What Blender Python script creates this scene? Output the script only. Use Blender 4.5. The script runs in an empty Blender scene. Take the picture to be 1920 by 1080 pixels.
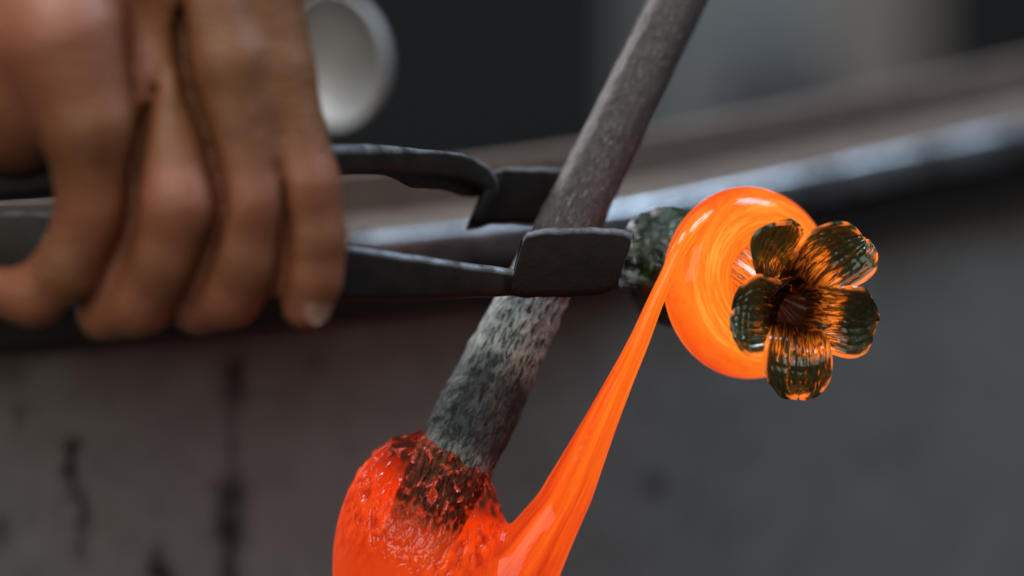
import bpy, math, random
import numpy as np
from mathutils import Vector

random.seed(7); rng = np.random.default_rng(7)
scene = bpy.context.scene
C = scene.collection

# ------------------------------------------------------------------ camera
PITCH = math.radians(15)
FOC = 1.2                      # metres from lens to the glass flower
WID = 0.26                     # metres across the frame at that distance
PX = WID / 1920
TGT = np.array([0.0, 0.0, 0.92])
RT = np.array([1.0, 0, 0])
UP = np.array([0, math.sin(PITCH), math.cos(PITCH)])
FW = np.array([0, math.cos(PITCH), -math.sin(PITCH)])
CAM = TGT - FW * FOC
cam_d = bpy.data.cameras.new('camera')
cam = bpy.data.objects.new('camera', cam_d); C.objects.link(cam)
cam.location = CAM
cam.rotation_euler = (math.pi / 2 - PITCH, 0, 0)
cam_d.sensor_width = 36; cam_d.lens = 36 * FOC / WID
cam_d.clip_start = 0.05; cam_d.clip_end = 50
cam_d.dof.use_dof = True; cam_d.dof.focus_distance = FOC - 0.002
cam_d.dof.aperture_fstop = 2.9
scene.camera = cam

def P(px, py, d=0.0):
    """a point d metres behind the flower's plane, seen at that place of the photograph"""
    k = (FOC + d) / FOC
    return CAM + FW * (FOC + d) + RT * (px - 960) * PX * k - UP * (py - 540) * PX * k
def to_px(p):
    q = np.asarray(p) - CAM
    dep = q @ FW
    return 960 + (q @ RT) / dep * FOC / PX, 540 - (q @ UP) / dep * FOC / PX

# ------------------------------------------------------------------ light
world = bpy.data.worlds.new('World'); scene.world = world; world.use_nodes = True
bg = world.node_tree.nodes['Background']
bg.inputs[0].default_value = (0.75, 0.85, 1.0, 1); bg.inputs[1].default_value = 0.035

def area(name, loc, aim, size, power, col, size_y=None):
    l = bpy.data.lights.new(name, 'AREA'); l.energy = power; l.color = col
    l.size = size
    if size_y: l.shape = 'RECTANGLE'; l.size_y = size_y
    o = bpy.data.objects.new(name, l); C.objects.link(o)
    o.location = loc
    o.rotation_euler = (Vector(aim) - Vector(loc)).to_track_quat('-Z', 'Y').to_euler()
    return o
area('overhead_window_light', (-0.40, 0.15, 2.4), (0, 0.05, 0.9), 0.7, 20, (0.88, 0.94, 1.0), 0.6)
area('front_fill_light', (-0.75, -1.8, 2.4), (0, 0.1, 0.9), 2.6, 36, (1.0, 0.94, 0.84), 1.7)  # added front fill that brightens hand and panel; no doorway stands there
area('left_window_light', (-1.15, 1.5, 1.35), (0, 0.05, 0.9), 0.5, 18, (0.95, 0.95, 1.0), 0.7)
area('roof_light', (1.15, 0.3, 2.5), (0.1, 0.2, 0.9), 0.45, 26, (0.58, 0.78, 1.0), 0.9)

scene.view_settings.view_transform = 'Standard'
scene.view_settings.look = 'None'
scene.view_settings.exposure = 0.0
scene.view_settings.gamma = 1.0
scene.render.engine = 'CYCLES'
scene.cycles.use_denoising = True
scene.cycles.max_bounces = 8
scene.cycles.transparent_max_bounces = 12
scene.cycles.sample_clamp_indirect = 4.0
scene.cycles.caustics_refractive = False
scene.cycles.caustics_reflective = False

# ------------------------------------------------------------------ node helper
class Mat:
    def __init__(s, name):
        s.m = bpy.data.materials.new(name); s.m.use_nodes = True
        s.t = s.m.node_tree; s.n = s.t.nodes
        s.b = s.n['Principled BSDF']; s.out = s.n['Material Output']
    def link(s, a, b): s.t.links.new(a, b)
    def put(s, sock, v):
        if isinstance(v, bpy.types.NodeSocket): s.link(v, sock)
        else: sock.default_value = v
    def set(s, **k):
        for key, v in k.items():
            nm = key.replace('_', ' ')
            s.put(s.b.inputs[nm], v)
    def attr(s, name, out='Fac'):
        a = s.n.new('ShaderNodeAttribute'); a.attribute_name = name
        return a.outputs[out]
    def obj(s):
        return s.n.new('ShaderNodeTexCoord').outputs['Object']
    def mapping(s, v, scale=(1, 1, 1), rot=(0, 0, 0)):
        m = s.n.new('ShaderNodeMapping'); s.link(v, m.inputs['Vector'])
        m.inputs['Scale'].default_value = scale; m.inputs['Rotation'].default_value = rot
        return m.outputs[0]
    def noise(s, v, scale, detail=4, rough=0.55, dist=0.0):
        n = s.n.new('ShaderNodeTexNoise'); s.link(v, n.inputs['Vector'])
        n.inputs['Scale'].default_value = scale; n.inputs['Detail'].default_value = detail
        n.inputs['Roughness'].default_value = rough; n.inputs['Distortion'].default_value = dist
        return n.outputs['Fac']
    def ramp(s, f, stops):
        r = s.n.new('ShaderNodeValToRGB'); s.link(f, r.inputs[0])
        e = r.color_ramp.elements
        while len(e) < len(stops): e.new(0.5)
        for k, (p, c) in enumerate(stops):
            e[k].position = p
            e[k].color = (c, c, c, 1) if isinstance(c, (int, float)) else (*c, 1)
        return r.outputs[0]
    def math(s, op, a, b=0.0, clamp=False):
        m = s.n.new('ShaderNodeMath'); m.operation = op; m.use_clamp = clamp
        s.put(m.inputs[0], a); s.put(m.inputs[1], b)
        return m.outputs[0]
    def mix(s, f, a, b, mode='MIX'):
        m = s.n.new('ShaderNodeMix'); m.data_type = 'RGBA'; m.blend_type = mode
        s.put(m.inputs[0], f)
        for k, v in ((6, a), (7, b)):
            s.put(m.inputs[k], v if isinstance(v, bpy.types.NodeSocket) else (*v, 1))
        return m.outputs[2]
    def bump(s, h, strength, dist, prev=None):
        b = s.n.new('ShaderNodeBump'); s.link(h, b.inputs['Height'])
        b.inputs['Strength'].default_value = strength; b.inputs['Distance'].default_value = dist
        if prev: s.link(prev, b.inputs['Normal'])
        return b.outputs[0]
    def shader(s, kind): return s.n.new(kind)

# ------------------------------------------------------------------ mesh helpers
def mk(name, V, F, mat, parent=None, smooth=True, attrs=None):
    V = np.asarray(V, float)
    off = np.array(ROOT(parent).location) if parent else np.zeros(3)
    me = bpy.data.meshes.new(name)
    me.from_pydata((V - off).tolist(), [], [list(map(int, f)) for f in F])
    me.update()
    me.calc_loop_triangles()
    tri = np.zeros(len(me.loop_triangles) * 3, np.int32); me.loop_triangles.foreach_get('vertices', tri); tri = tri.reshape(-1, 3)
    W = V - V.mean(0)
    if (W[tri[:, 0]] * np.cross(W[tri[:, 1]], W[tri[:, 2]])).sum() < 0: me.flip_normals()
    me.materials.append(mat.m if isinstance(mat, Mat) else mat)
    if smooth: me.polygons.foreach_set('use_smooth', [True] * len(me.polygons))
    for k, a in (attrs or {}).items():
        a = np.asarray(a, np.float32)
        if a.ndim == 1:
            at = me.attributes.new(k, 'FLOAT', 'POINT'); at.data.foreach_set('value', a)
        else:
            at = me.attributes.new(k, 'FLOAT_VECTOR', 'POINT'); at.data.foreach_set('vector', a.ravel())
    o = bpy.data.objects.new(name, me); C.objects.link(o)
    if parent: o.parent = parent
    return o
def ROOT(o):
    while o.parent: o = o.parent
    return o
def thing(name, loc, label, cat, kind=None):
    o = bpy.data.objects.new(name, None); C.objects.link(o)
    o.location = [float(v) for v in loc]; o.empty_display_size = 0.02
    o['label'] = label; o['category'] = cat
    return o
def bevel(o, w, seg=2, ang=40):
    m = o.modifiers.new('bevel', 'BEVEL'); m.width = w; m.segments = 3
    m.limit_method = 'ANGLE'; m.angle_limit = math.radians(ang)
def grid_faces(nu, nv, closed_u=False, closed_v=False):
    F = []
    for i in range(nu if closed_u else nu - 1):
        for j in range(nv if closed_v else nv - 1):
            a, b = i, (i + 1) % nu; c, d = j, (j + 1) % nv
            F.append((a * nv + c, b * nv + c, b * nv + d, a * nv + d))
    return F
def prism(name, front, back_vec, mat, parent, bw=0.0006):
    """a plate: the polygon of its front face carried back by a vector"""
    A = np.array(front); n = len(A)
    bv = np.asarray(back_vec)
    V = np.vstack([A, A + bv])
    F = [tuple(range(n))[::-1], tuple(range(n, 2 * n))]
    F += [(i, (i + 1) % n, n + (i + 1) % n, n + i) for i in range(n)]
    o = mk(name, V, F, mat, parent, smooth=False)
    bevel(o, bw)
    return o
def unit(v):
    v = np.asarray(v, float); return v / np.linalg.norm(v)
def frames(pts):
    pts = np.asarray(pts); T = np.gradient(pts, axis=0)
    T /= np.linalg.norm(T, axis=1)[:, None]
    A = np.cross(T, FW); A /= np.linalg.norm(A, axis=1)[:, None]
    B = np.cross(T, A)
    return T, A, B
def resample(pts, n):
    pts = np.asarray(pts, float)
    # Catmull-Rom through the points
    Q = np.vstack([2 * pts[0] - pts[1], pts, 2 * pts[-1] - pts[-2]])
    out = []
    for u in np.linspace(0, len(pts) - 1 - 1e-9, n):
        i = int(u); t = u - i
        p0, p1, p2, p3 = Q[i:i + 4]
        out.append(0.5 * ((2 * p1) + (-p0 + p2) * t + (2 * p0 - 5 * p1 + 4 * p2 - p3) * t * t + (-p0 + 3 * p1 - 3 * p2 + p3) * t ** 3))
    return np.array(out)
def smin(a, b, k):
    h = np.clip(0.5 + 0.5 * (b - a) / k, 0, 1)
    return b + (a - b) * h - k * h * (1 - h)
def cone(p, a, b, ra, rb):
    ba = b - a
    t = np.clip(((p - a) @ ba) / (ba @ ba), 0, 1)
    return np.linalg.norm(p - a - t[:, None] * ba, axis=1) - (ra + (rb - ra) * t)
def chain(p, nodes, k=0.0):
    d = None
    for (a, ra), (b, rb) in zip(nodes[:-1], nodes[1:]):
        e = cone(p, a, b, ra, rb)
        d = e if d is None else (smin(d, e, k) if k else np.minimum(d, e))
    return d
def surface_nets(f, lo, hi, h):
    lo = np.asarray(lo); hi = np.asarray(hi)
    B = 8                                             # only blocks near the surface are sampled finely
    nb = np.ceil((hi - lo) / (h * B)).astype(int); n = nb * B
    bi = np.argwhere(np.ones(nb, bool))
    fc = f(lo + (bi + 0.5) * B * h - 0.5 * h)
    vals = np.repeat(np.repeat(np.repeat(np.sign(fc).reshape(nb), B, 0), B, 1), B, 2)
    near = bi[np.abs(fc) < B * h * 0.87 * 1.15 + 0.0035]
    loc = np.argwhere(np.ones((B, B, B), bool))
    for k in range(0, len(near), 600):
        g = (near[k:k + 600, None, :] * B + loc[None]).reshape(-1, 3)
        vals[tuple(g.T)] = f(lo + g * h)
    s = vals < 0
    cnt = np.zeros(n - 1, int)
    cs = [(a, b, c) for a in (0, 1) for b in (0, 1) for c in (0, 1)]
    sl = lambda c: tuple(slice(c[i], n[i] - 1 + c[i]) for i in range(3))
    for c in cs: cnt += s[sl(c)]
    act = (cnt > 0) & (cnt < 8)
    idx = -np.ones(n - 1, int); idx[act] = np.arange(act.sum())
    cells = np.argwhere(act)
    acc = np.zeros((len(cells), 3)); num = np.zeros(len(cells))
    for c0 in cs:
        for axis in range(3):
            if c0[axis]: continue
            c1 = list(c0); c1[axis] = 1
            v0 = vals[tuple((cells + c0).T)]; v1 = vals[tuple((cells + c1).T)]
            m = (v0 < 0) != (v1 < 0)
            t = np.where(m, v0 / np.where(m, v0 - v1, 1), 0)
            q = np.tile(np.array(c0, float), (len(cells), 1)); q[:, axis] += t
            acc[m] += q[m]; num[m] += 1
    V = lo + h * (cells + acc / num[:, None])
    F = []
    for axis in range(3):
        a1, a2 = (axis + 1) % 3, (axis + 2) % 3
        s0 = [slice(None)] * 3; s1 = [slice(None)] * 3
        s0[axis] = slice(0, n[axis] - 1); s1[axis] = slice(1, n[axis])
        e = s[tuple(s0)] != s[tuple(s1)]
        e0 = s[tuple(s0)]
        ii = np.argwhere(e)
        ok = (ii[:, a1] > 0) & (ii[:, a2] > 0) & (ii[:, a1] < n[a1] - 1) & (ii[:, a2] < n[a2] - 1)
        ii = ii[ok]
        quad = []
        for o1, o2 in ((-1, -1), (0, -1), (0, 0), (-1, 0)):
            q = ii.copy(); q[:, a1] += o1; q[:, a2] += o2
            quad.append(idx[tuple(q.T)])
        quad = np.stack(quad, 1)
        inside_first = e0[tuple(ii.T)]
        quad[~inside_first] = quad[~inside_first][:, ::-1]
        F.append(quad)
    return V, np.vstack(F)
def pnoise(p, seed=0):
    """cheap smooth value noise for shaping meshes"""
    p = np.asarray(p); i = np.floor(p).astype(np.int64); f = p - i; f = f * f * (3 - 2 * f)
    def hsh(q):
        v = (q[:, 0] * 374761393 + q[:, 1] * 668265263 + q[:, 2] * 2147483647 + seed * 1274126177) & 0xffffffff
        v = ((v ^ (v >> 13)) * 1274126177) & 0xffffffff
        return ((v ^ (v >> 16)) & 0xffff) / 65535.0
    r = 0
    for a in (0, 1):
        for b in (0, 1):
            for c in (0, 1):
                w = (f[:, 0] if a else 1 - f[:, 0]) * (f[:, 1] if b else 1 - f[:, 1]) * (f[:, 2] if c else 1 - f[:, 2])
                r = r + w * hsh(i + np.array([a, b, c]))
    return r

# ------------------------------------------------------------------ the bench
BENCH_Z = P(640, 445, 0.098)[2]
def on_plane(px, py, z):
    r = P(px, py, 0) - CAM
    return CAM + r * (z - CAM[2]) / r[2]
edge_px = [(-900, 556), (-450, 530), (0, 500), (320, 476), (640, 447), (900, 420), (1150, 388), (1400, 342), (1650, 290), (1920, 232), (2200, 170), (2560, 86), (3000, -20)]
EDGE = resample([on_plane(x, y, BENCH_Z) for x, y in edge_px], 121)
t_ = np.gradient(EDGE, axis=0); t_ /= np.linalg.norm(t_, axis=1)[:, None]
BACK = np.stack([-t_[:, 1], t_[:, 0], 0 * t_[:, 0]], 1)   # horizontal, away from the camera
def extrude_profile(name, prof, mat, parent, smooth=True, closed=True):
    """sweep a (back, up) profile along the bench edge"""
    V = []
    for e, b in zip(EDGE, BACK):
        for (u, w) in prof: V.append(e + b * u + np.array([0, 0, w]))
    n = len(prof)
    F = grid_faces(len(EDGE), n, False, closed)
    if closed:
        F += [tuple(range(n))[::-1], tuple((len(EDGE) - 1) * n + i for i in range(n))]
    return mk(name, V, F, mat, parent, smooth)

m_top = Mat('worn_brown_steel')
o_ = m_top.obj()
n1 = m_top.noise(o_, 60, 5, 0.6); n2 = m_top.noise(o_, 400, 3)
m_top.set(Base_Color=m_top.mix(n1, (0.11, 0.08, 0.064), (0.27, 0.21, 0.175)), Metallic=0.25, Roughness=0.55,
          Normal=m_top.bump(n2, 0.3, 0.0006))
m_lip = Mat('bare_steel_lip')
o_ = m_lip.obj()
n1 = m_lip.noise(o_, 45, 5, 0.65); n2 = m_lip.noise(o_, 260, 3)
m_lip.set(Base_Color=m_lip.ramp(n1, [(0.35, (0.15, 0.14, 0.14)), (0.55, (0.5, 0.5, 0.52)), (0.7, (0.7, 0.72, 0.76))]), Metallic=0.85,
          Roughness=m_lip.ramp(n2, [(0.3, 0.22), (0.7, 0.42)]), Normal=m_lip.bump(n2, 0.25, 0.0006))
m_band = Mat('near_black_band')
o_ = m_band.obj()
n1 = m_band.noise(o_, 90, 5, 0.6)
m_band.set(Base_Color=m_band.mix(n1, (0.006, 0.005, 0.004), (0.02, 0.016, 0.013)), Metallic=0.0, Roughness=0.8)
m_panel = Mat('stained_grey_panel')
o_ = m_panel.obj()
n1 = m_panel.noise(o_, 42, 8, 0.72, 0.5); n2 = m_panel.noise(o_, 9, 3); n3 = m_panel.noise(o_, 150, 6, 0.7)
base = m_panel.mix(n1, (0.105, 0.099, 0.088), (0.315, 0.302, 0.278))
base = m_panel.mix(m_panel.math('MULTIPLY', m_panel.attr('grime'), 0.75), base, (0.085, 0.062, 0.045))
base = m_panel.mix(m_panel.ramp(n2, [(0.4, 0.0), (0.65, 0.38)]), base, (0.215, 0.216, 0.220))
base = m_panel.mix(m_panel.ramp(n3, [(0.56, 0.0), (0.70, 0.6)]), base, (0.06, 0.052, 0.047))
base = m_panel.mix(m_panel.ramp(m_panel.attr('stain'), [(0.06, 0.0), (0.75, 1.0)]), base, (0.022, 0.014, 0.009))
m_panel.set(Base_Color=base, Roughness=0.75, Normal=m_panel.bump(n3, 0.3, 0.0008))

bench = thing('workbench', EDGE[50] * np.array([1, 1, 0]), 'grey workbench with scuffed steel lip and dark drip stains down its front', 'workbench')
# narrow top plate, the rounded lip in front of it, the dark band and the recessed panel below
extrude_profile('top_plate', [(0.0052, -0.0012), (0.052, -0.0012), (0.052, -0.010), (0.0052, -0.010)], m_top, bench, smooth=False)
lip = [(0.0050, 0.0)] + [(0.0050 - 0.0042 * math.sin(a), -0.0040 + 0.0040 * math.cos(a)) for a in np.linspace(0.15, math.pi / 2, 9)] + [(0.0008, -0.0105), (0.0012, -0.011), (0.0050, -0.011)]
extrude_profile('rounded_lip', lip, m_lip, bench)
extrude_profile('dark_band', [(0.0045, -0.0112), (0.0045, -0.024), (0.0075, -0.0262), (0.020, -0.0262), (0.020, -0.0112)], m_band, bench, smooth=False)  # near-black strip below the lip, along its whole length
# front panel: a fine sheet with thickness so that the stains keep their shapes
nz = 150
zs = -0.0264 - np.concatenate([np.linspace(0, 0.135, nz - 12), np.linspace(0.145, BENCH_Z - 0.03, 12)])
fine = resample(EDGE, 361)
tf = np.gradient(fine, axis=0); tf /= np.linalg.norm(tf, axis=1)[:, None]
bf = np.stack([-tf[:, 1], tf[:, 0], 0 * tf[:, 0]], 1)
Vp = np.array([e + b * 0.0095 + np.array([0, 0, z]) for e, b in zip(fine, bf) for z in zs])
sx, sy = to_px(Vp.T[:, :].T)
wob = pnoise(Vp * 260, 3) - 0.5; wob2 = pnoise(Vp * 600, 5)
def drip(cx, y0, y1, w, lean=0.0, a=1.0):
    yy = np.clip((sy - y0) / (y1 - y0), 0, 1)
    x = cx + lean * yy + wob * 26
    wd = w * (0.75 + 0.6 * wob2)
    g = np.exp(-((sx - x) / wd) ** 2)
    e = 1 / (1 + np.exp(-(sy - y0) / 10)) / (1 + np.exp((sy - y1) / 10))
    return a * g * e
st = np.zeros(len(Vp))
for d_ in [drip(440, 668, 760, 24, -2, .95), drip(432, 740, 900, 14, 0, .6), drip(430, 890, 1140, 26, 4, .8), drip(132, 825, 930, 18, 6, 1), drip(146, 905, 1000, 11, 14, .9),
           drip(158, 1015, 1045, 13, 0, .9), drip(300, 1030, 1150, 20, 4, .95), drip(8, 970, 1015, 15, -4, .9), drip(38, 760, 805, 12, 2, .6), drip(64, 960, 985, 9, 0, .5),
           drip(1228, 893, 932, 20, 0, .75), drip(20, 690, 716, 40, 0, .6), drip(580, 655, 680, 14, 0, .5), drip(1340, 930, 970, 13, 3, .3), drip(205, 745, 775, 10, 0, .4), drip(360, 880, 900, 14, 0, .3),
           drip(980, 640, 700, 18, 0, .3), drip(1700, 820, 900, 22, 4, .25), drip(640, 770, 800, 14, 0, .35), drip(-200, 700, 1000, 22, 5, .8), drip(2100, 600, 900, 22, 5, .5)]:
    st = np.maximum(st, d_)
nfr = len(Vp)
Fp = grid_faces(len(fine), nz)
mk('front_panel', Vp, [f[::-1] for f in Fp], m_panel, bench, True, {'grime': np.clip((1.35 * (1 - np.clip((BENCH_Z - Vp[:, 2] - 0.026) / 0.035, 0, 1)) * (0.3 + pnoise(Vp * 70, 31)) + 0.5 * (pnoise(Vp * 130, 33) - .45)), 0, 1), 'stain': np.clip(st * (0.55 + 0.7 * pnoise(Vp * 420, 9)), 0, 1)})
pan = bench.children[-1]
sol = pan.modifiers.new('thickness', 'SOLIDIFY'); sol.thickness = 0.03; sol.offset = -1

# ------------------------------------------------------------------ what stands behind the bench, far out of focus
def flat_mat(name, c, r=0.7, metallic=0.0, var=0.35, sc=6):
    m = Mat(name); o = m.obj(); n = m.noise(o, sc, 4)
    m.set(Base_Color=m.mix(n, tuple(v * (1 - var) for v in c), tuple(v * (1 + var) for v in c)), Roughness=r, Metallic=metallic)
    return m
def box_at(name, x0, y0, x1, y1, d, depth, mat, parent=None, bw=0.004):
    f = [P(x0, y0, d), P(x1, y0, d), P(x1, y1, d), P(x0, y1, d)]
    f = [np.array([q[0], f[0][1] if k < 2 else f[0][1], q[2]]) for k, q in enumerate(f)]
    return prism(name, f[::-1], (0, depth, 0), mat, parent, bw)
wall = box_at('back_wall', -2600, -1500, 4600, 2600, 2.2, 0.1, flat_mat('sooty_wall', (0.013, 0.013, 0.0125), 0.9, 0, .3, 2))
wall['kind'] = 'structure'
def bgthing(name, rect, d, depth, mat, label, cat):
    o = box_at(name, *rect, d, depth, mat)
    o['label'] = label; o['category'] = cat
    return o
bgthing('metal_panel', (1235, -900, 1585, 2560), 1.35, 0.25, flat_mat('blue_grey_enamel', (0.175, 0.195, 0.195), 0.6), 'blurred blue-grey upright metal panel far behind the bench', 'panel')
bgthing('pillar', (1600, -900, 1765, 3050), 1.1, 0.12, flat_mat('dun_plaster', (0.185, 0.155, 0.13), 0.85), 'blurred brownish pillar at the right behind the bench', 'pillar')
bgthing('dark_post', (1345, 165, 1585, 4000), 0.72, 0.10, flat_mat('dark_crate_paint', (0.03, 0.03, 0.034), 0.7), 'short blurred dark post standing just behind the bench lip', 'post')

# ------------------------------------------------------------------ ladle behind the tongs
m_ladle = Mat('dull_pale_metal'); o_ = m_ladle.obj(); n1 = m_ladle.noise(o_, 90, 4)
m_ladle.set(Base_Color=m_ladle.mix(n1, (0.36, 0.36, 0.355), (0.5, 0.5, 0.49)), Metallic=0.35, Roughness=0.55)
lc = P(620, 112, 0.135)
ladle = thing('ladle', P(560, 420, 0.10), 'pale grey round metal ladle bowl standing blurred behind the tongs', 'ladle')
la = unit(-FW * 0.76 - RT * 0.64 - UP * 0.10)      # the way the hollow faces
lu = unit(np.cross(la, UP)); lv = np.cross(lu, la)
V = []; nr = 16; na = 48
Rb = 130 * PX * 1.1
prof = [(math.sin(a) * Rb * 1.0, -math.cos(a) * Rb * 0.60) for a in np.linspace(0.02, math.pi / 2, nr)]
prof += [(r - 0.0008 if k == 0 else max(r - 0.0012, 1e-5), h * 0.97 + 0.0002) for k, (r, h) in enumerate(prof[::-1])]
for r, h in prof:
    for j in range(na):
        a = 2 * math.pi * j / na
        V.append(lc + la * h + lu * r * math.cos(a) * 1.05 + lv * r * math.sin(a) * 1.02)
mk('bowl', V, grid_faces(len(prof), na, False, True), m_ladle, ladle)
def tube(name, pts, rad, mat, parent, ns=16, n=60, flat=1.0, attrs=False, bumpf=None, caps=True):
    pts = resample(pts, n); T, A, B = frames(pts)
    rad = np.interp(np.linspace(0, 1, n), np.linspace(0, 1, len(rad)), rad) if hasattr(rad, '__len__') else np.full(n, rad)
    V = []; uv = []
    L = np.concatenate([[0], np.cumsum(np.linalg.norm(np.diff(pts, axis=0), axis=1))])
    for i in range(n):
        for j in range(ns):
            a = 2 * math.pi * j / ns
            rr = rad[i] * (1 if bumpf is None else bumpf(L[i], a))
            V.append(pts[i] + A[i] * rr * math.cos(a) + B[i] * rr * flat * math.sin(a)); uv.append((L[i], math.cos(a), math.sin(a)))
    F = grid_faces(n, ns, False, True)
    if caps: F += [tuple(range(ns))[::-1], tuple((n - 1) * ns + j for j in range(ns))]
    return mk(name, V, F, mat, parent, True, {'along': uv})
tube('handle', [P(575, 215, 0.112), P(540, 300, 0.112), P(470, 375, 0.115), P(330, 420, 0.125)], 0.0028, m_ladle, ladle, 12, 24)

# a dark bar and a short bright offcut lying on the bench top, seen between the tong arms
m_bar = Mat('scaled_bar_steel'); o_ = m_bar.obj(); n1 = m_bar.noise(o_, 200, 4)
m_bar.set(Base_Color=m_bar.mix(n1, (0.018, 0.016, 0.015), (0.05, 0.045, 0.042)), Metallic=0.3, Roughness=0.6)

# ------------------------------------------------------------------ rod
def rod_d(y): return 0.036 - (y / 905) * 0.026
ROD_A = P(831, 905, rod_d(905)); ROD_B = P(1268, 8, rod_d(8))
rax = unit(ROD_B - ROD_A)
rod_len = np.linalg.norm(ROD_B - ROD_A)
m_rod = Mat('scaled_iron_rod')
al = m_rod.attr('along', 'Vector')
sep = m_rod.n.new('ShaderNodeSeparateXYZ'); m_rod.link(al, sep.inputs[0])
comb = m_rod.n.new('ShaderNodeCombineXYZ')
m_rod.link(m_rod.math('MULTIPLY', sep.outputs[0], 150), comb.inputs[0])
m_rod.link(m_rod.math('MULTIPLY', sep.outputs[1], 4.2), comb.inputs[1])
m_rod.link(m_rod.math('MULTIPLY', sep.outputs[2], 4.2), comb.inputs[2])
fl = m_rod.noise(comb.outputs[0], 2.1, 5, 0.68, 0.8)
fl2 = m_rod.noise(comb.outputs[0], 0.42, 3, 0.5, 0.4)
fl3 = m_rod.noise(comb.outputs[0], 4.4, 3, 0.6, 0.3)
upper = m_rod.mix(m_rod.ramp(fl, [(0.35, 0.0), (0.68, 1.0)]), (0.040, 0.029, 0.027), (0.125, 0.10, 0.092))
upper = m_rod.mix(m_rod.ramp(fl3, [(0.59, 0.0), (0.69, 0.75)]), upper, (0.42, 0.39, 0.35))
lower = m_rod.mix(m_rod.ramp(fl, [(0.40, 0.0), (0.56, 1.0)]), (0.040, 0.045, 0.048), (0.50, 0.52, 0.46))
band = m_rod.ramp(m_rod.math('DIVIDE', sep.outputs[0], 0.10), [(0.0, 0.8), (0.06, 0.45), (0.12, 0.95), (0.29, 0.9), (0.36, 0.2), (0.70, 0.05), (1.0, 0.25)])
lower = m_rod.mix(m_rod.math('MULTIPLY', band, m_rod.ramp(fl2, [(0.3, 0.9), (0.6, 1.0)])), lower, m_rod.mix(m_rod.ramp(fl, [(0.5, 0.0), (0.7, 1.0)]), (0.012, 0.015, 0.020), (0.07, 0.078, 0.08)))
cov = m_rod.math('ADD', m_rod.math('DIVIDE', sep.outputs[0], 0.10), m_rod.math('MULTIPLY', m_rod.math('SUBTRACT', fl2, 0.5), 0.25))
isup = m_rod.ramp(cov, [(0.54, 0.0), (0.60, 1.0)])
m_rod.set(Base_Color=m_rod.mix(isup, lower, upper), Roughness=m_rod.ramp(fl, [(0.3, 0.38), (0.7, 0.62)]), Metallic=0.25,
          Normal=m_rod.bump(fl3, 0.35, 0.0008, m_rod.bump(fl, 0.8, 0.0016)))
rod = thing('punty_rod', ROD_A, 'long tapered iron rod with flaking grey scale, its end sunk in molten glass', 'rod')
TOT = 0.55; nR = 420; nS = 56
V = []; uv = []
ax_a = unit(np.cross(rax, FW)); ax_b = np.cross(rax, ax_a)
for i in range(nR):
    # denser near the end that shows
    s = -0.024 + (TOT + 0.024) * (i / (nR - 1)) ** 1.9
    r = np.interp(s, [-0.024, -0.020, 0.0, 0.02, 0.055, rod_len * 0.6, rod_len, TOT], np.array([20, 60, 74, 76, 63, 57, 52, 50]) * PX * 1.015)
    for j in range(nS):
        a = 2 * math.pi * j / nS
        V.append(ROD_A + rax * s + (ax_a * math.cos(a) + ax_b * math.sin(a)) * r); uv.append((max(s, -0.02), math.cos(a), math.sin(a)))
V = np.array(V); uv = np.array(uv)
q = np.stack([uv[:, 0] * 420, uv[:, 1] * 7, uv[:, 2] * 7], 1)
rough_amt = np.interp(uv[:, 0], [0, 0.058, 0.07, 0.2], [0.0009, 0.0008, 0.00035, 0.0002])
rad_dir = ax_a[None] * uv[:, 1:2] + ax_b[None] * uv[:, 2:3]
V += rad_dir * ((pnoise(q, 2) - 0.6) * rough_amt + (pnoise(q * 2.1, 4) - 0.5) * rough_amt * 0.6)[:, None]
F = grid_faces(nR, nS, False, True) + [tuple(range(nS))[::-1], tuple((nR - 1) * nS + j for j in range(nS))]
mk('shaft', V, F, m_rod, rod, True, {'along': uv})

# ------------------------------------------------------------------ tongs
m_tong = Mat('forged_dark_steel')
o_ = m_tong.obj(); n1 = m_tong.noise(o_, 160, 5, 0.6); n2 = m_tong.noise(o_, 40, 3)
m_tong.set(Base_Color=m_tong.mix(m_tong.ramp(n2, [(0.45, 0.0), (0.7, 0.6)]), m_tong.mix(n1, (0.008, 0.007, 0.006), (0.022, 0.019, 0.016)), (0.028, 0.017, 0.010)),
           Specular_IOR_Level=0.2, Metallic=0.0, Roughness=m_tong.ramp(n1, [(0.3, 0.36), (0.7, 0.5)]), Normal=m_tong.bump(n1, 0.4, 0.0006))
lit_w = m_tong.math('MULTIPLY', m_tong.attr('toplit'), m_tong.ramp(n1, [(0.35, 0.15), (0.6, 0.85)]))  # light catching the top-front corners is put into the colour as pale steel
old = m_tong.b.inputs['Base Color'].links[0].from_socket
m_tong.set(Base_Color=m_tong.mix(lit_w, old, (0.34, 0.34, 0.36)), Metallic=m_tong.math('MULTIPLY', lit_w, 0.7))
m_blade = Mat('charred_blade_steel')
o_ = m_blade.obj(); n1 = m_blade.noise(o_, 220, 5, 0.65); n2 = m_blade.noise(o_, 50, 3)
m_blade.set(Base_Color=m_blade.mix(m_blade.ramp(n2, [(0.4, 0.0), (0.7, 0.7)]), m_blade.mix(n1, (0.004, 0.0035, 0.003), (0.012, 0.009, 0.008)), (0.022, 0.009, 0.007)),
            Metallic=0.0, Roughness=0.66, Specular_IOR_Level=0.16, Normal=m_blade.bump(n1, 0.5, 0.0007))
lit_w = m_blade.math('MULTIPLY', m_blade.attr('toplit'), m_blade.ramp(n1, [(0.35, 0.15), (0.6, 0.55)]))  # same painted light along the top-front corner of the blades
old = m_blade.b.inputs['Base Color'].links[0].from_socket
m_blade.set(Base_Color=m_blade.mix(lit_w, old, (0.34, 0.34, 0.36)), Metallic=m_blade.math('MULTIPLY', lit_w, 0.7))
tongs = thing('tongs', P(640, 420, -0.02), 'dark forged steel tongs gripped in the hand and pinching the iron rod', 'tongs')
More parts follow.
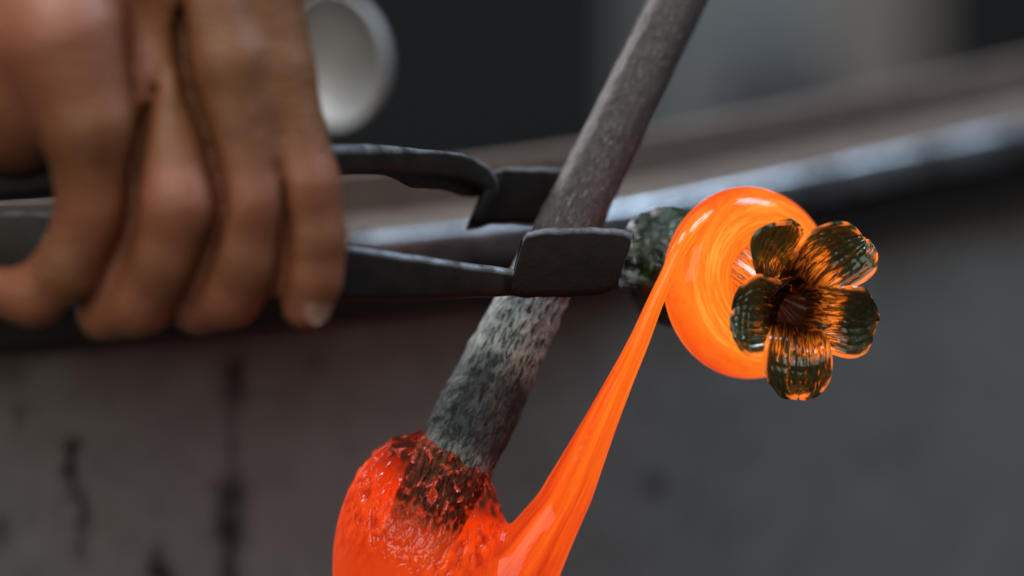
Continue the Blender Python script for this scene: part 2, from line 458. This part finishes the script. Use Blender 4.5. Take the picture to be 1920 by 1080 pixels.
def du(x): return float(np.interp(x, [-700, 0, 590, 925, 1110], [-0.042, -0.042, -0.042, 0.026, 0.0335]))
def dl(x): return float(np.interp(x, [-700, 0, 620, 955, 1190], [-0.041, -0.041, -0.041, -0.003, 0.002]))
def bar(name, top, bot, df, thick, rad, mat, n=70, square=False):
    """a forged bar: stations from its top and bottom outlines, rounded-rectangle section, rounded ends"""
    if square:
        f = lambda l: np.stack([np.interp(np.linspace(0, 1, n), np.linspace(0, 1, len(l)), np.array(l)[:, k]) for k in (0, 1)], 1)
        T2, B2 = f(top), f(bot)
    else:
        f = lambda l: resample(np.array([(x, y, 0) for x, y in l]), n)[:, :2]
        T2, B2 = f(top), f(bot)
    V = []; m = 0; toplit = []
    for i in range(n):
        a = P(T2[i][0], T2[i][1], df(T2[i][0])); b = P(B2[i][0], B2[i][1], df(B2[i][0]))
        e = min(i, n - 1 - i) / 3.0
        k = 1.0 if e >= 1 else 0.80 + 0.20 * math.sqrt(1 - (1 - e) ** 2)
        c = (a + b) / 2; h = np.linalg.norm(a - b) / 2 * k; u = unit(a - b); w = np.array([0, 1.0, 0])
        w = unit(w - u * (w @ u)); t2 = thick / 2 * k; r = min(rad, h * .9, t2 * .9)
        lump = 1 + 0.022 * math.sin(i * 0.9) * math.sin(i * 0.31 + 1)
        m = 0
        for (su, sw, a0) in ((1, -1, 90), (1, 1, 0), (-1, 1, -90), (-1, -1, -180)):
            for q in range(5):
                an = math.radians(a0 + 90 - q * 22.5)
                toplit.append((0.0, 0.7, 1.0, 0.8, 0.0)[q] if (su, sw) == (1, -1) else 0.0)  # only the top-front corner carries the painted light
                V.append(c + w * t2 + u * (su * (h * lump - r) + r * math.sin(an)) + w * (sw * (t2 - r) + r * math.cos(an))); m += 1
    F = grid_faces(n, m, False, True) + [tuple(range(m))[::-1], tuple((n - 1) * m + q for q in range(m))]
    return mk(name, V, F, mat, tongs, True, {'toplit': toplit})
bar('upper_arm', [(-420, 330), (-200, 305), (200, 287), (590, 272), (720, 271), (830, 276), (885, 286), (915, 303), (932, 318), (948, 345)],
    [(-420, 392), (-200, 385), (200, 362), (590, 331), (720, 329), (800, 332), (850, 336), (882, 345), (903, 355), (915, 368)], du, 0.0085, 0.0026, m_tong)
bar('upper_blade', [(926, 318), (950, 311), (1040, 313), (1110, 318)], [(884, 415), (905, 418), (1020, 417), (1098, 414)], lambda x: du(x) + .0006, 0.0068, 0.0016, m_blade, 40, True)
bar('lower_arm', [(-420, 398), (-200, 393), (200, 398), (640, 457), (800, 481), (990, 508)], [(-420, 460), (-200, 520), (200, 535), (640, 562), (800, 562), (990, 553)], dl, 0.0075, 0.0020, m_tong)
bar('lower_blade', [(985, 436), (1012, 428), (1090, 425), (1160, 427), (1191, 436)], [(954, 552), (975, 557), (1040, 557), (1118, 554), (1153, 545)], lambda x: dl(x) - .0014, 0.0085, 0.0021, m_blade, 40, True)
tube('spring_bow', [P(-415, 354, -0.038), P(-520, 345, -0.038), P(-590, 372, -0.038), P(-540, 420, -0.038), P(-415, 430, -0.038)], 0.0036, m_tong, tongs, 12, 40)

# ------------------------------------------------------------------ molten glass
DEP = lambda x, y, mm: P(x, y, mm / 1000)
disc_n = unit(RT * 0.50 - FW * 0.86 + UP * 0.03)
disc_c = DEP(1404, 530, 15)
gc = DEP(790, 1062, 12)
strand_nodes = [(925, 1140, 11, 92), (978, 1066, 9, 70), (1020, 1000, 7, 55), (1050, 952, 6, 46), (1076, 900, 4, 42), (1132, 780, 0, 28.5), (1165, 710, -2, 22), (1198, 640, -4, 17.5), (1227, 570, -5, 14), (1254, 510, -5, 12), (1277, 462, -3.5, 13), (1302, 424, 1.5, 14), (1332, 398, 7, 9)]
SN = [(DEP(x, y, d), r * PX) for x, y, d, r in resample(strand_nodes, 84)]
def f_disc(p):
    q = p - disc_c
    h = q @ disc_n
    rho = np.linalg.norm(q - h[:, None] * disc_n, axis=1)
    tor = np.sqrt((rho - 0.0160) ** 2 + (h / 0.92) ** 2) - 0.0086
    fill = np.sqrt((rho / 0.0165) ** 2 + ((h + 0.001) / 0.0056) ** 2)
    fill = (fill - 1) * 0.0056
    return smin(tor, fill, 0.004)
def f_strand(p):
    return chain(p, SN, 0.0008)
def f_gather(p):
    q = p - gc
    e = np.stack([(q @ RT) / (168 * PX), (q @ UP) / (252 * PX), (q @ FW) / (150 * PX)], 1)
    # lean the egg along the rod a little
    l = np.linalg.norm(e, axis=1)
    g = (l - 1) * 150 * PX
    col = cone(p, ROD_A - rax * 0.004, ROD_A + rax * 0.0005, 90 * PX, 83 * PX)
    return smin(g, col, 0.003) + (pnoise(p * 420, 21) - 0.5) * 0.0011 * np.exp(-(np.maximum(-((p - ROD_A) @ rax), 0) / 0.012) ** 2)
def f_molten(p):
    return smin(smin(f_gather(p), f_strand(p), 0.0024), f_disc(p), 0.0024)
box_pts = np.array([DEP(600, 1340, -12), DEP(1600, 330, 40), DEP(600, 1340, 40), DEP(1600, 330, -14)])
lo = box_pts.min(0) - 0.004; hi = box_pts.max(0) + 0.004
V, F = surface_nets(f_molten, lo, hi, 0.00062)
# flow coordinates for the streaks
q = V - disc_c; hh = q @ disc_n
dx = unit(np.cross(disc_n, UP)); dy = np.cross(disc_n, dx)
rho = np.hypot(q @ dx, q @ dy); th = np.arctan2(q @ dy, q @ dx)
prof_len = rho * 1000 + hh * 500
disc_uv = np.stack([np.cos(th) * 1.3, np.sin(th) * 1.3, prof_len * 0.85 + 1.6 * np.sin(th + 0.6) * np.clip(rho / 0.02, 0, 1)], 1)
best = np.full(len(V), 9.0); sl_ = np.zeros(len(V)); ac = np.zeros(len(V)); L = 0.0
for (a, ra), (b, rb) in zip(SN[:-1], SN[1:]):
    ba = b - a; ln = np.linalg.norm(ba)
    t = np.clip(((V - a) @ ba) / (ba @ ba), 0, 1)
    w = V - a - t[:, None] * ba
    d = np.linalg.norm(w, axis=1) - (ra + (rb - ra) * t)
    sid = unit(np.cross(ba, FW)); m = d < best
    best[m] = d[m]; sl_[m] = (L + t * ln)[m]; ac[m] = ((w @ sid) / (ra + (rb - ra) * t))[m]
    L += ln
strand_uv = np.stack([sl_ * 24, ac * 2.3, (V @ FW) * 90], 1)
dd = f_disc(V); ds = f_strand(V); dg = f_gather(V)
w_disc = np.clip(0.5 + (ds - dd) / 0.0016, 0, 1)
w_gath = np.clip(0.5 + (ds - dg) / 0.006, 0, 1) * (dd > 0.01)
gq = V - ROD_A
gath_uv = np.stack([(gq @ rax) * 300, (gq @ ax_a) * 560, (gq @ ax_b) * 560], 1)
heat = np.clip(np.interp(sl_, [0, 0.02, 0.05, 0.085, 0.12], [0.22, 0.36, 0.46, 0.62, 0.80]), 0, 1)
heat = heat - 0.10 * np.clip(np.abs(ac) * 2 - 1.1, 0, 1)
heat = heat * (1 - w_disc) + w_disc * (-0.34 * np.clip((-hh - 0.002) / 0.005, 0, 1) + np.interp(rho, [0, 0.006, 0.011, 0.016, 0.0205, 0.0238, 0.026], [0.36, 0.48, 0.66, 0.82, 0.76, 0.56, 0.24]))
# where the wall of the gather over the rod is thin the rod shows through
along = gq @ rax; perp = np.linalg.norm(gq - along[:, None] * rax, axis=1)
clear = w_gath * np.clip((0.0215 - perp) / 0.006, 0, 1) * np.clip((along + 0.026) / 0.022, 0, 1) * np.interp(along, [-0.024, -0.003], [0.85, 2.1])
heat = heat * (1 - w_gath) + w_gath * np.interp(perp, [0.012, 0.0195, 0.0235, 0.0265], [0.24, 0.24, 0.32, 0.45])
speck = w_gath * np.clip((0.0235 - perp) / 0.006, 0, 1) * np.clip((along + 0.030) / 0.020, 0.03, 1)

m_hot = Mat('glowing_molten_glass')
sd = m_hot.attr('disc_uv', 'Vector'); ss = m_hot.attr('strand_uv', 'Vector'); sg = m_hot.attr('gather_uv', 'Vector')
nd = m_hot.noise(sd, 1.0, 5, 0.6, 0.25); ns_ = m_hot.noise(ss, 1.0, 5, 0.6, 0.3); ng = m_hot.noise(sg, 1.0, 2, 0.5, 0.4)
wd = m_hot.attr('w_disc'); wg = m_hot.attr('w_gather')
st1 = m_hot.mix(wd, m_hot.mix(0.0, ns_, ns_), nd)
heat_n = m_hot.attr('glow_level')
hsum = m_hot.math('ADD', heat_n, m_hot.math('MULTIPLY', m_hot.math('SUBTRACT', st1, 0.5), m_hot.math('SUBTRACT', 0.92, m_hot.math('MULTIPLY', wg, 0.70))))
dark_g = m_hot.math('MULTIPLY', m_hot.math('MULTIPLY', m_hot.math('SUBTRACT', ng, 0.5), 1.15), m_hot.attr('speck'))
hsum = m_hot.math('ADD', hsum, dark_g)
glow = m_hot.ramp(hsum, [(0.0, (0.28, 0.010, 0.002)), (0.16, (0.55, 0.026, 0.004)), (0.36, (0.92, 0.080, 0.007)), (0.55, (1.02, 0.150, 0.010)), (0.78, (1.05, 0.24, 0.016)), (1.0, (1.08, 0.46, 0.06))])
nb = m_hot.bump(m_hot.math('MULTIPLY', ng, m_hot.math('ADD', m_hot.attr('speck'), 0.04)), 1.0, 0.0022)
nb2 = m_hot.bump(st1, 0.22, 0.0008)
nmix = m_hot.n.new('ShaderNodeMix'); nmix.data_type = 'VECTOR'
m_hot.link(wg, nmix.inputs[0]); m_hot.link(nb2, nmix.inputs[4]); m_hot.link(nb, nmix.inputs[5])
m_hot.set(Base_Color=(0.12, 0.014, 0.003, 1), Roughness=0.035, Normal=nmix.outputs[1])
ems = m_hot.shader('ShaderNodeEmission'); m_hot.link(glow, ems.inputs[0]); ems.inputs[1].default_value = 0.93
adds = m_hot.shader('ShaderNodeAddShader'); m_hot.link(m_hot.b.outputs[0], adds.inputs[0]); m_hot.link(ems.outputs[0], adds.inputs[1])
m_hot.b.inputs['Coat Weight'].default_value = 0.0; m_hot.link(m_hot.math('ADD', 0.30, m_hot.math('MULTIPLY', wg, 0.35)), m_hot.b.inputs['Specular IOR Level']); m_hot.b.inputs['Coat Roughness'].default_value = 0.04
m_hot.link(nmix.outputs[1], m_hot.b.inputs['Coat Normal'])
tr = m_hot.shader('ShaderNodeBsdfTransparent'); tr.inputs[0].default_value = (1.0, 0.60, 0.48, 1)
mxs = m_hot.shader('ShaderNodeMixShader')
m_hot.link(m_hot.math('MULTIPLY', m_hot.attr('clear'), m_hot.ramp(ng, [(0.36, 0.12), (0.58, 0.95)]), True), mxs.inputs[0])
m_hot.link(adds.outputs[0], mxs.inputs[1]); m_hot.link(tr.outputs[0], mxs.inputs[2])
m_hot.link(mxs.outputs[0], m_hot.out.inputs[0])

glass = thing('glass_flower', disc_c, 'glowing orange molten glass drawn from the rod into a curl with a dark petalled flower', 'glass ornament')
mk('molten_body', V, F, m_hot, glass, True, {'disc_uv': disc_uv, 'strand_uv': strand_uv, 'gather_uv': gath_uv, 'w_disc': w_disc, 'w_gather': w_gath, 'glow_level': heat, 'clear': clear, 'speck': speck})

# dark green lump behind the curl
m_green = Mat('bubbly_green_glass')
o_ = m_green.obj(); n1 = m_green.noise(o_, 330, 4, 0.6, 0.5); n2 = m_green.noise(o_, 900, 2)
m_green.set(Base_Color=m_green.ramp(n1, [(0.42, (0.002, 0.006, 0.003)), (0.58, (0.012, 0.038, 0.010)), (0.74, (0.12, 0.20, 0.04))]), Roughness=0.10, Transmission_Weight=0.12,
            Normal=m_green.bump(n2, 0.25, 0.0008, m_green.bump(n1, 0.8, 0.0025)))
m_green.b.inputs['Coat Weight'].default_value = 0.3
gcen = DEP(1252, 497, 34)
def f_green(p):
    q = p - gcen
    e = np.stack([(q @ RT) / (92 * PX * 1.03), (q @ UP) / (112 * PX * 1.03), (q @ FW) / (105 * PX)], 1)
    b = (np.linalg.norm(e, axis=1) - 1) * 100 * PX + (pnoise(p * 330, 11) - 0.5) * 0.0022 + (pnoise(p * 800, 12) - 0.5) * 0.0007
    nk = cone(p, gcen, disc_c - disc_n * 0.007, 85 * PX, 80 * PX)
    return smin(b, nk, 0.003)
Vg, Fg = surface_nets(f_green, gcen - 0.022, gcen + np.array([0.036, 0.022, 0.022]), 0.0008)
mk('green_bulb', Vg, Fg, m_green, glass)

# the flower: neck with a cupped throat, five petals
m_pet = Mat('green_amber_petal_glass')
uvp = m_pet.attr('petal_uv', 'Vector')
sp = m_pet.n.new('ShaderNodeSeparateXYZ'); m_pet.link(uvp, sp.inputs[0])
S_, T_, ID = sp.outputs
cb = m_pet.n.new('ShaderNodeCombineXYZ')
m_pet.link(m_pet.math('MULTIPLY', S_, 4.6), cb.inputs[0]); m_pet.link(m_pet.math('MULTIPLY', T_, 9.5), cb.inputs[1]); m_pet.link(m_pet.math('MULTIPLY', ID, 7.3), cb.inputs[2])
pn = m_pet.noise(cb.outputs[0], 1.0, 4, 0.65, 1.3)
pn2 = m_pet.noise(cb.outputs[0], 0.35, 2, 0.5)
ridge = m_pet.attr('ridge')
edge_a = m_pet.attr('rim')
amber = m_pet.attr('amber')
fac = m_pet.math('ADD', m_pet.math('ADD', pn, amber), m_pet.math('MULTIPLY', m_pet.math('SUBTRACT', ridge, 0.5), -0.10))
col = m_pet.ramp(fac, [(0.40, (0.014, 0.046, 0.022)), (0.52, (0.045, 0.110, 0.038)), (0.585, (0.16, 0.045, 0.006)), (0.66, (0.70, 0.15, 0.010)), (0.90, (0.95, 0.34, 0.03))])
rimf = m_pet.math('MULTIPLY', m_pet.ramp(edge_a, [(0.90, 0.0), (0.97, 1.0)]), m_pet.math('ADD', m_pet.ramp(pn2, [(0.46, 0.0), (0.54, 1.0)]), amber, True), True)
col = m_pet.mix(rimf, col, (0.80, 0.17, 0.02))
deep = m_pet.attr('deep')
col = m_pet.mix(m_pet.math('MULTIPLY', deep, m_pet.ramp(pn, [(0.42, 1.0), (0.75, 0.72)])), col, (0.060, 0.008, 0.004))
m_pet.set(Base_Color=col, Roughness=m_pet.math('ADD', 0.07, m_pet.math('MULTIPLY', deep, 0.45)), Normal=m_pet.bump(pn, 0.45, 0.0010), Specular_IOR_Level=0.2)
trl = m_pet.shader('ShaderNodeBsdfTranslucent'); m_pet.link(m_pet.mix(deep, m_pet.mix(0.35, col, (0.9, 0.22, 0.03)), (0.03, 0.004, 0.002)), trl.inputs[0])
pe = m_pet.shader('ShaderNodeEmission'); m_pet.link(col, pe.inputs[0])
amber_glow = m_pet.math('ADD', m_pet.ramp(fac, [(0.56, 0.0), (0.70, 0.75)]), m_pet.math('MULTIPLY', rimf, 0.8))  # emission stands in for light carried through the amber glass and rims
m_pet.link(m_pet.math('MULTIPLY', amber_glow, m_pet.math('SUBTRACT', 1.0, deep)), pe.inputs[1])
mp = m_pet.shader('ShaderNodeMixShader'); mp.inputs[0].default_value = 0.45
m_pet.link(m_pet.b.outputs[0], mp.inputs[1]); m_pet.link(trl.outputs[0], mp.inputs[2]); 
gl = m_pet.shader('ShaderNodeBsdfGlossy'); gl.inputs['Roughness'].default_value = 0.06
gl.inputs[0].default_value = (0.9, 0.95, 1, 1)
fr = m_pet.shader('ShaderNodeFresnel'); fr.inputs[0].default_value = 1.5
mp2 = m_pet.shader('ShaderNodeMixShader'); m_pet.link(m_pet.math('MULTIPLY', fr.outputs[0], m_pet.math('SUBTRACT', 1.0, m_pet.math('MULTIPLY', deep, 0.85))), mp2.inputs[0]); m_pet.link(mp.outputs[0], mp2.inputs[1]); m_pet.link(gl.outputs[0], mp2.inputs[2])
ad = m_pet.shader('ShaderNodeAddShader'); ptr = m_pet.shader('ShaderNodeBsdfTransparent'); ptr.inputs[0].default_value = (0.35, 0.70, 0.42, 1)
pm = m_pet.shader('ShaderNodeMixShader'); m_pet.link(m_pet.math('MULTIPLY', m_pet.ramp(fac, [(0.50, 0.15), (0.62, 0.04)]), m_pet.math('SUBTRACT', 1.0, deep)), pm.inputs[0])
m_pet.link(mp2.outputs[0], pm.inputs[1]); m_pet.link(ptr.outputs[0], pm.inputs[2]); m_pet.link(pm.outputs[0], ad.inputs[0]); m_pet.link(pe.outputs[0], ad.inputs[1])
m_pet.link(ad.outputs[0], m_pet.out.inputs[0])

neck_b = DEP(1421, 524, 9.5); neck_t = DEP(1486, 580, -1.0)
na_ = unit(neck_t - neck_b); nl = np.linalg.norm(neck_t - neck_b)
nu_ = unit(np.cross(na_, UP)); nv_ = np.cross(na_, nu_)
prof = [(-0.25, 60), (-0.05, 54), (0.2, 49), (0.5, 47), (0.75, 54), (0.93, 63), (0.95, 60), (0.82, 47), (0.65, 34), (0.5, 20), (0.44, 8), (0.43, 0.5)]
V = []; att = []
NA = 60
for k, (h, r) in enumerate(prof):
    for j in range(NA):
        a = 2 * math.pi * j / NA
        rr = r * PX * (1 + 0.05 * math.cos(5 * a + .4) + (0.03 if k < 6 else 0.07) * math.cos(15 * a + k * .7) + 0.10 * (random.random() - .5) * (k >= 6))
        V.append(neck_b + na_ * h * nl + (nu_ * math.cos(a) + nv_ * math.sin(a)) * rr)
        inner = k >= 5
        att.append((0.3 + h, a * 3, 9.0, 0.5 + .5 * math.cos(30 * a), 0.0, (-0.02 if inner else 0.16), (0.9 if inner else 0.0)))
att = np.array(att)
F = grid_faces(len(prof), NA, False, True)
flower = mk('flower_throat', V, F, m_pet, glass, True, {'petal_uv': att[:, :3], 'ridge': att[:, 3], 'rim': att[:, 4], 'amber': att[:, 5], 'deep': att[:, 6]})
sb = flower.modifiers.new('sub', 'SUBSURF'); sb.levels = 2; sb.render_levels = 2

def petal(k, base, mid, tip, side, cup, amb, fold=0.0):
    b, m, t = (DEP(*v) for v in (base, mid, tip))
    k0 = DEP(mid[0], mid[1], mid[2]); sv = DEP(mid[0] + side[0], mid[1] + side[1], mid[2] + side[2]) - k0
    nS, nT = 44, 41
    V = []; uvv = []; rid = []; rim = []; deep = []; ambv = []
    for i in range(nS):
        s = i / (nS - 1)
        s2 = 1 - (1 - s) ** 1.25
        c = (1 - s2) ** 2 * b + 2 * s2 * (1 - s2) * (2 * m - 0.5 * (b + t)) + s2 * s2 * t
        tan = unit(-2 * (1 - s2) * b + 2 * (1 - 2 * s2) * (2 * m - 0.5 * (b + t)) + 2 * s2 * t)
        nor = unit(np.cross(sv, tan)); 
        if nor @ FW > 0: nor = -nor                     # towards the viewer's side: the inside of the cup
        w = (0.74 + 0.26 * (0.5 - 0.5 * math.cos(min(s2 / 0.64, 1) * math.pi))) if s2 < 0.64 else math.sqrt(max(1 - ((s2 - 0.64) / 0.36) ** 2, 0))
        w = max(w, 0.02)
        for j in range(nT):
            tt = -1 + 2 * j / (nT - 1)
            tt2 = math.sin(tt * math.pi / 2 * 0.96) / math.sin(math.pi / 2 * 0.96)
            nz_ = float(pnoise(np.array([[s * 3 + k * 5.1, tt2 * 2.2, k * 1.7]]))[0]); nz2 = float(pnoise(np.array([[s * 9 + k * 3.3, tt2 * 7, k * 2.9]]))[0])
            r_ = (0.5 + 0.5 * math.cos(tt2 * 31 + 1.7 * k + 6 * nz_)) * (0.35 + nz2)
            tr_w = min(max((s2 - .45) / .25, 0), 1)
            r_ = r_ * (1 - .45 * tr_w) + tr_w * .55 * (0.5 + 0.5 * math.cos(s2 * 46 + 5 * nz_ + tt2 * tt2 * 5)) * (0.4 + nz2)
            env = math.sin(min(s, 1) * math.pi) ** 0.5 * (1 - tt2 ** 6)
            wav = 0.0012 * math.sin(s * 9 + tt2 * 3 + k * 2) * abs(tt2)
            frl = 1 + 0.04 * w * (r_ - .5) * max(0, s2 - .55) / .45
            pt = c + (c - b) * (frl - 1) + sv * w * tt2 * frl + nor * (cup * (tt2 ** 2) * w + 0.00075 * (r_ - .5) * env + wav)
            V.append(pt); uvv.append((s2, tt2 * (0.4 + .6 * w), k)); rid.append(r_)
            xx = max(0.0, (s2 - 0.64) / 0.36)
            e = abs(tt2) if xx == 0 else math.hypot(tt2 * w, xx)
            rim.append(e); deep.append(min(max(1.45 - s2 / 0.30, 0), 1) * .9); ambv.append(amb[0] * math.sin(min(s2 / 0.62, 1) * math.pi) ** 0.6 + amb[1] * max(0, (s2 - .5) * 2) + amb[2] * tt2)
    o = mk('petal', V, grid_faces(nS, nT), m_pet, flower, True, {'petal_uv': uvv, 'ridge': rid, 'rim': rim, 'amber': ambv, 'deep': deep})
    so = o.modifiers.new('thick', 'SOLIDIFY'); so.thickness = 0.0010; so.offset = 0
    bv = o.modifiers.new('sub', 'SUBSURF'); bv.levels = 1; bv.render_levels = 2
    return o
petal(1, (1462, 545, 3), (1437, 487, -6), (1487, 414, -9), (-38, -18, -8), 0.0016, (0.05, -0.03, -0.05))
petal(2, (1500, 548, 2), (1550, 490, -6), (1622, 448, -3), (42, 52, 3), 0.0026, (0.15, -0.03, 0.03))
petal(3, (1514, 585, 2), (1570, 594, -6), (1644, 602, 0), (-5, 66, 3), 0.0026, (0.15, -0.14, 0.02))
petal(4, (1492, 612, 2), (1495, 668, -8), (1497, 742, -4), (64, 4, 0), 0.0024, (0.12, -0.03, 0.02))
petal(5, (1456, 590, 2), (1420, 592, -9), (1373, 588, -12), (-10, 77, -2), 0.0024, (0.0, -0.08, 0.03))

# ------------------------------------------------------------------ hand
def HN(l): return [(P(x, y, (d - 13) / 1000), r * PX * 0.955) for x, y, d, r in l]
fil_ = [HN([(270, 60, -42, 60), (268, 200, -43, 40), (250, 400, -42, 36), (225, 500, -41, 34)]), HN([(345, 20, -40, 50), (368, 150, -41, 42), (405, 380, -41, 42), (352, 540, -38, 36)]),
        HN([(430, -120, -44, 80), (490, 200, -47, 60), (520, 330, -42, 42), (520, 520, -40, 34)])]
idx_ = HN([(452, -170, -40, 96), (515, 140, -43, 74), (566, 350, -44, 69), (585, 450, -42.5, 63), (583, 520, -41.5, 56), (574, 572, -40, 47)])
mid_ = HN([(345, -120, -45, 98), (428, 120, -50, 75), (466, 380, -48, 78), (458, 485, -45, 72), (424, 548, -41, 66), (372, 576, -36, 55)])
rin_ = HN([(225, -60, -38, 88), (316, 170, -46, 68), (336, 385, -51, 80), (308, 490, -47, 73), (256, 562, -42, 67), (196, 588, -36, 54)])
pin_ = HN([(118, 84, -53, 120), (166, 235, -54, 88), (178, 385, -49, 68), (130, 500, -45, 62), (62, 556, -41, 55), (-30, 545, -36, 46)])
thu_ = HN([(330, -330, -20, 120), (420, -80, -12, 95), (455, 90, -8, 80), (440, 205, -10, 64)])
pal_ = [HN([(60, -700, -30, 190), (190, -420, -28, 205), (290, -190, -34, 150)]),
        HN([(190, -420, -28, 205), (130, -120, -33, 175), (40, 150, -34, 168), (20, 170, -33, 160)]),
        HN([(190, -420, -28, 205), (430, -210, -33, 120)]),
        HN([(345, -150, -40, 110), (225, -80, -42, 108), (120, 20, -44, 118)]),
        HN([(-40, -1500, -30, 270), (20, -1000, -30, 215), (60, -700, -30, 190)])]
GROOVES = [([(302, 135), (274, 225), (250, 330), (240, 440), (205, 535), (165, 610)], 9.5, -59),
           ([(338, -50), (347, 140), (392, 270), (417, 385), (398, 460), (345, 590)], 11.0, -58),
           ([(520, 318), (531, 350), (535, 440), (524, 590)], 7.5, -57)]
def groove(p, f):
    q = p - CAM; dep = q @ FW
    X = (q @ RT) / dep * FOC; Y = -(q @ UP) / dep * FOC
    for line, w, dmm in GROOVES:
        pts = resample(np.array([((x - 960) * PX, (y - 540) * PX, 0) for x, y in line]), 26)
        d2 = np.full(len(p), 9.0)
        for a, b in zip(pts[:-1], pts[1:]):
            ba = b - a; ux = X - a[0]; uy = Y - a[1]
            t = np.clip((ux * ba[0] + uy * ba[1]) / (ba @ ba), 0, 1)
            d2 = np.minimum(d2, np.hypot(ux - t * ba[0], uy - t * ba[1]))
        end = np.minimum(np.hypot(X - pts[0][0], Y - pts[0][1]), 0.015) / 0.015
        cut = np.maximum(d2 - w * PX * (0.05 + 0.95 * end), (dep - FOC) - dmm / 1000)
        f = -smin(-f, cut, 0.0036)
    return f
def f_hand(p):
    d = None
    for fng in (idx_, mid_, rin_, pin_):
        e = chain(p, fng, 0.003)
        d = e if d is None else smin(d, e, 0.0006)
    for c in fil_: d = smin(d, chain(p, c), 0.002)
    pl = None
    for c in pal_:
        e = chain(p, c); pl = e if pl is None else smin(pl, e, 0.012)
    pl = smin(pl, chain(p, thu_, 0.003), 0.010)
    f = smin(d, pl, 0.007)
    m = f < 0.02
    f[m] = groove(p[m], f[m])
    return f
pts = np.array([a for c in [idx_, mid_, rin_, pin_, thu_] + pal_ for a, r in c])
lo = pts.min(0) - 0.04; hi = pts.max(0) + 0.04
V, F = surface_nets(f_hand, lo, hi, 0.0017)
red = np.zeros(len(V))
for ch, jn in ((idx_, (2, 4, 5)), (mid_, (2, 4, 5)), (rin_, (2, 4, 5)), (pin_, (0, 2, 4, 5))):
    for j in jn:
        red = np.maximum(red, np.exp(-(np.linalg.norm(V - ch[j][0], axis=1) / (ch[j][1] * 1.5)) ** 4))
m_skin = Mat('brown_skin')
o_ = m_skin.obj(); n1 = m_skin.noise(o_, 55, 4); n2 = m_skin.noise(o_, 420, 4, 0.6); n3 = m_skin.noise(m_skin.mapping(o_, (1, 1, 4)), 150, 4)
sc_ = m_skin.mix(n1, (0.180, 0.068, 0.024), (0.255, 0.101, 0.039))
n4 = m_skin.noise(o_, 110, 3)
sc_ = m_skin.mix(m_skin.ramp(n4, [(0.5, 0.0), (0.68, 0.55)]), sc_, (0.12, 0.042, 0.016))
sc_ = m_skin.mix(m_skin.math('MULTIPLY', m_skin.attr('knuckle'), 0.7), sc_, (0.33, 0.105, 0.060))
m_skin.set(Base_Color=sc_, Roughness=0.52, Normal=m_skin.bump(n2, 0.3, 0.0005, m_skin.bump(n3, 0.35, 0.0014)))
hand = mk('hand', V, F, m_skin, None, True, {'knuckle': red})
hand['label'] = 'bare brown hand with curled fingers gripping the steel tongs'; hand['category'] = 'hand'
m_nail = Mat('fingernail'); o_ = m_nail.obj(); n1 = m_nail.noise(o_, 120, 3)
m_nail.set(Base_Color=m_nail.mix(n1, (0.36, 0.20, 0.135), (0.44, 0.26, 0.18)), Roughness=0.35)
# index nail: a curved plate laid on the fingertip
nv = []; nf = []
tipc, tr_ = idx_[5]; dipc, dr_ = idx_[4]
axn = unit(tipc - dipc); outn = unit(-FW * 0.80 + RT * 0.60); outn = unit(outn - axn * (outn @ axn)); sidn = np.cross(axn, outn)
for lay in (0, 1):
    for i in range(9):
        for j in range(9):
            u = i / 8; w = -1 + j / 4
            base_c = dipc + (tipc - dipc) * (0.1 + 1.35 * u)
            rr = (dr_ + (tr_ - dr_) * min(0.1 + 1.35 * u, 1)) * (1.055 if lay else 0.93) * (1 - 0.16 * max(0, u - .5))
            ang = w * 0.74 * math.sqrt(max(1 - abs(2 * u - 1) ** 3.2, 0.04))
            nv.append(base_c + (outn * math.cos(ang) + sidn * math.sin(ang)) * rr)
nf = grid_faces(9, 9) + [tuple(81 + v for v in f)[::-1] for f in grid_faces(9, 9)]
ring = [i * 9 for i in range(9)] + [72 + j for j in range(1, 9)] + [i * 9 + 8 for i in range(7, -1, -1)] + [j for j in range(7, 0, -1)]
nf += [(ring[k], ring[(k + 1) % len(ring)], 81 + ring[(k + 1) % len(ring)], 81 + ring[k]) for k in range(len(ring))]
mk('fingernail', nv, nf, m_nail, hand)
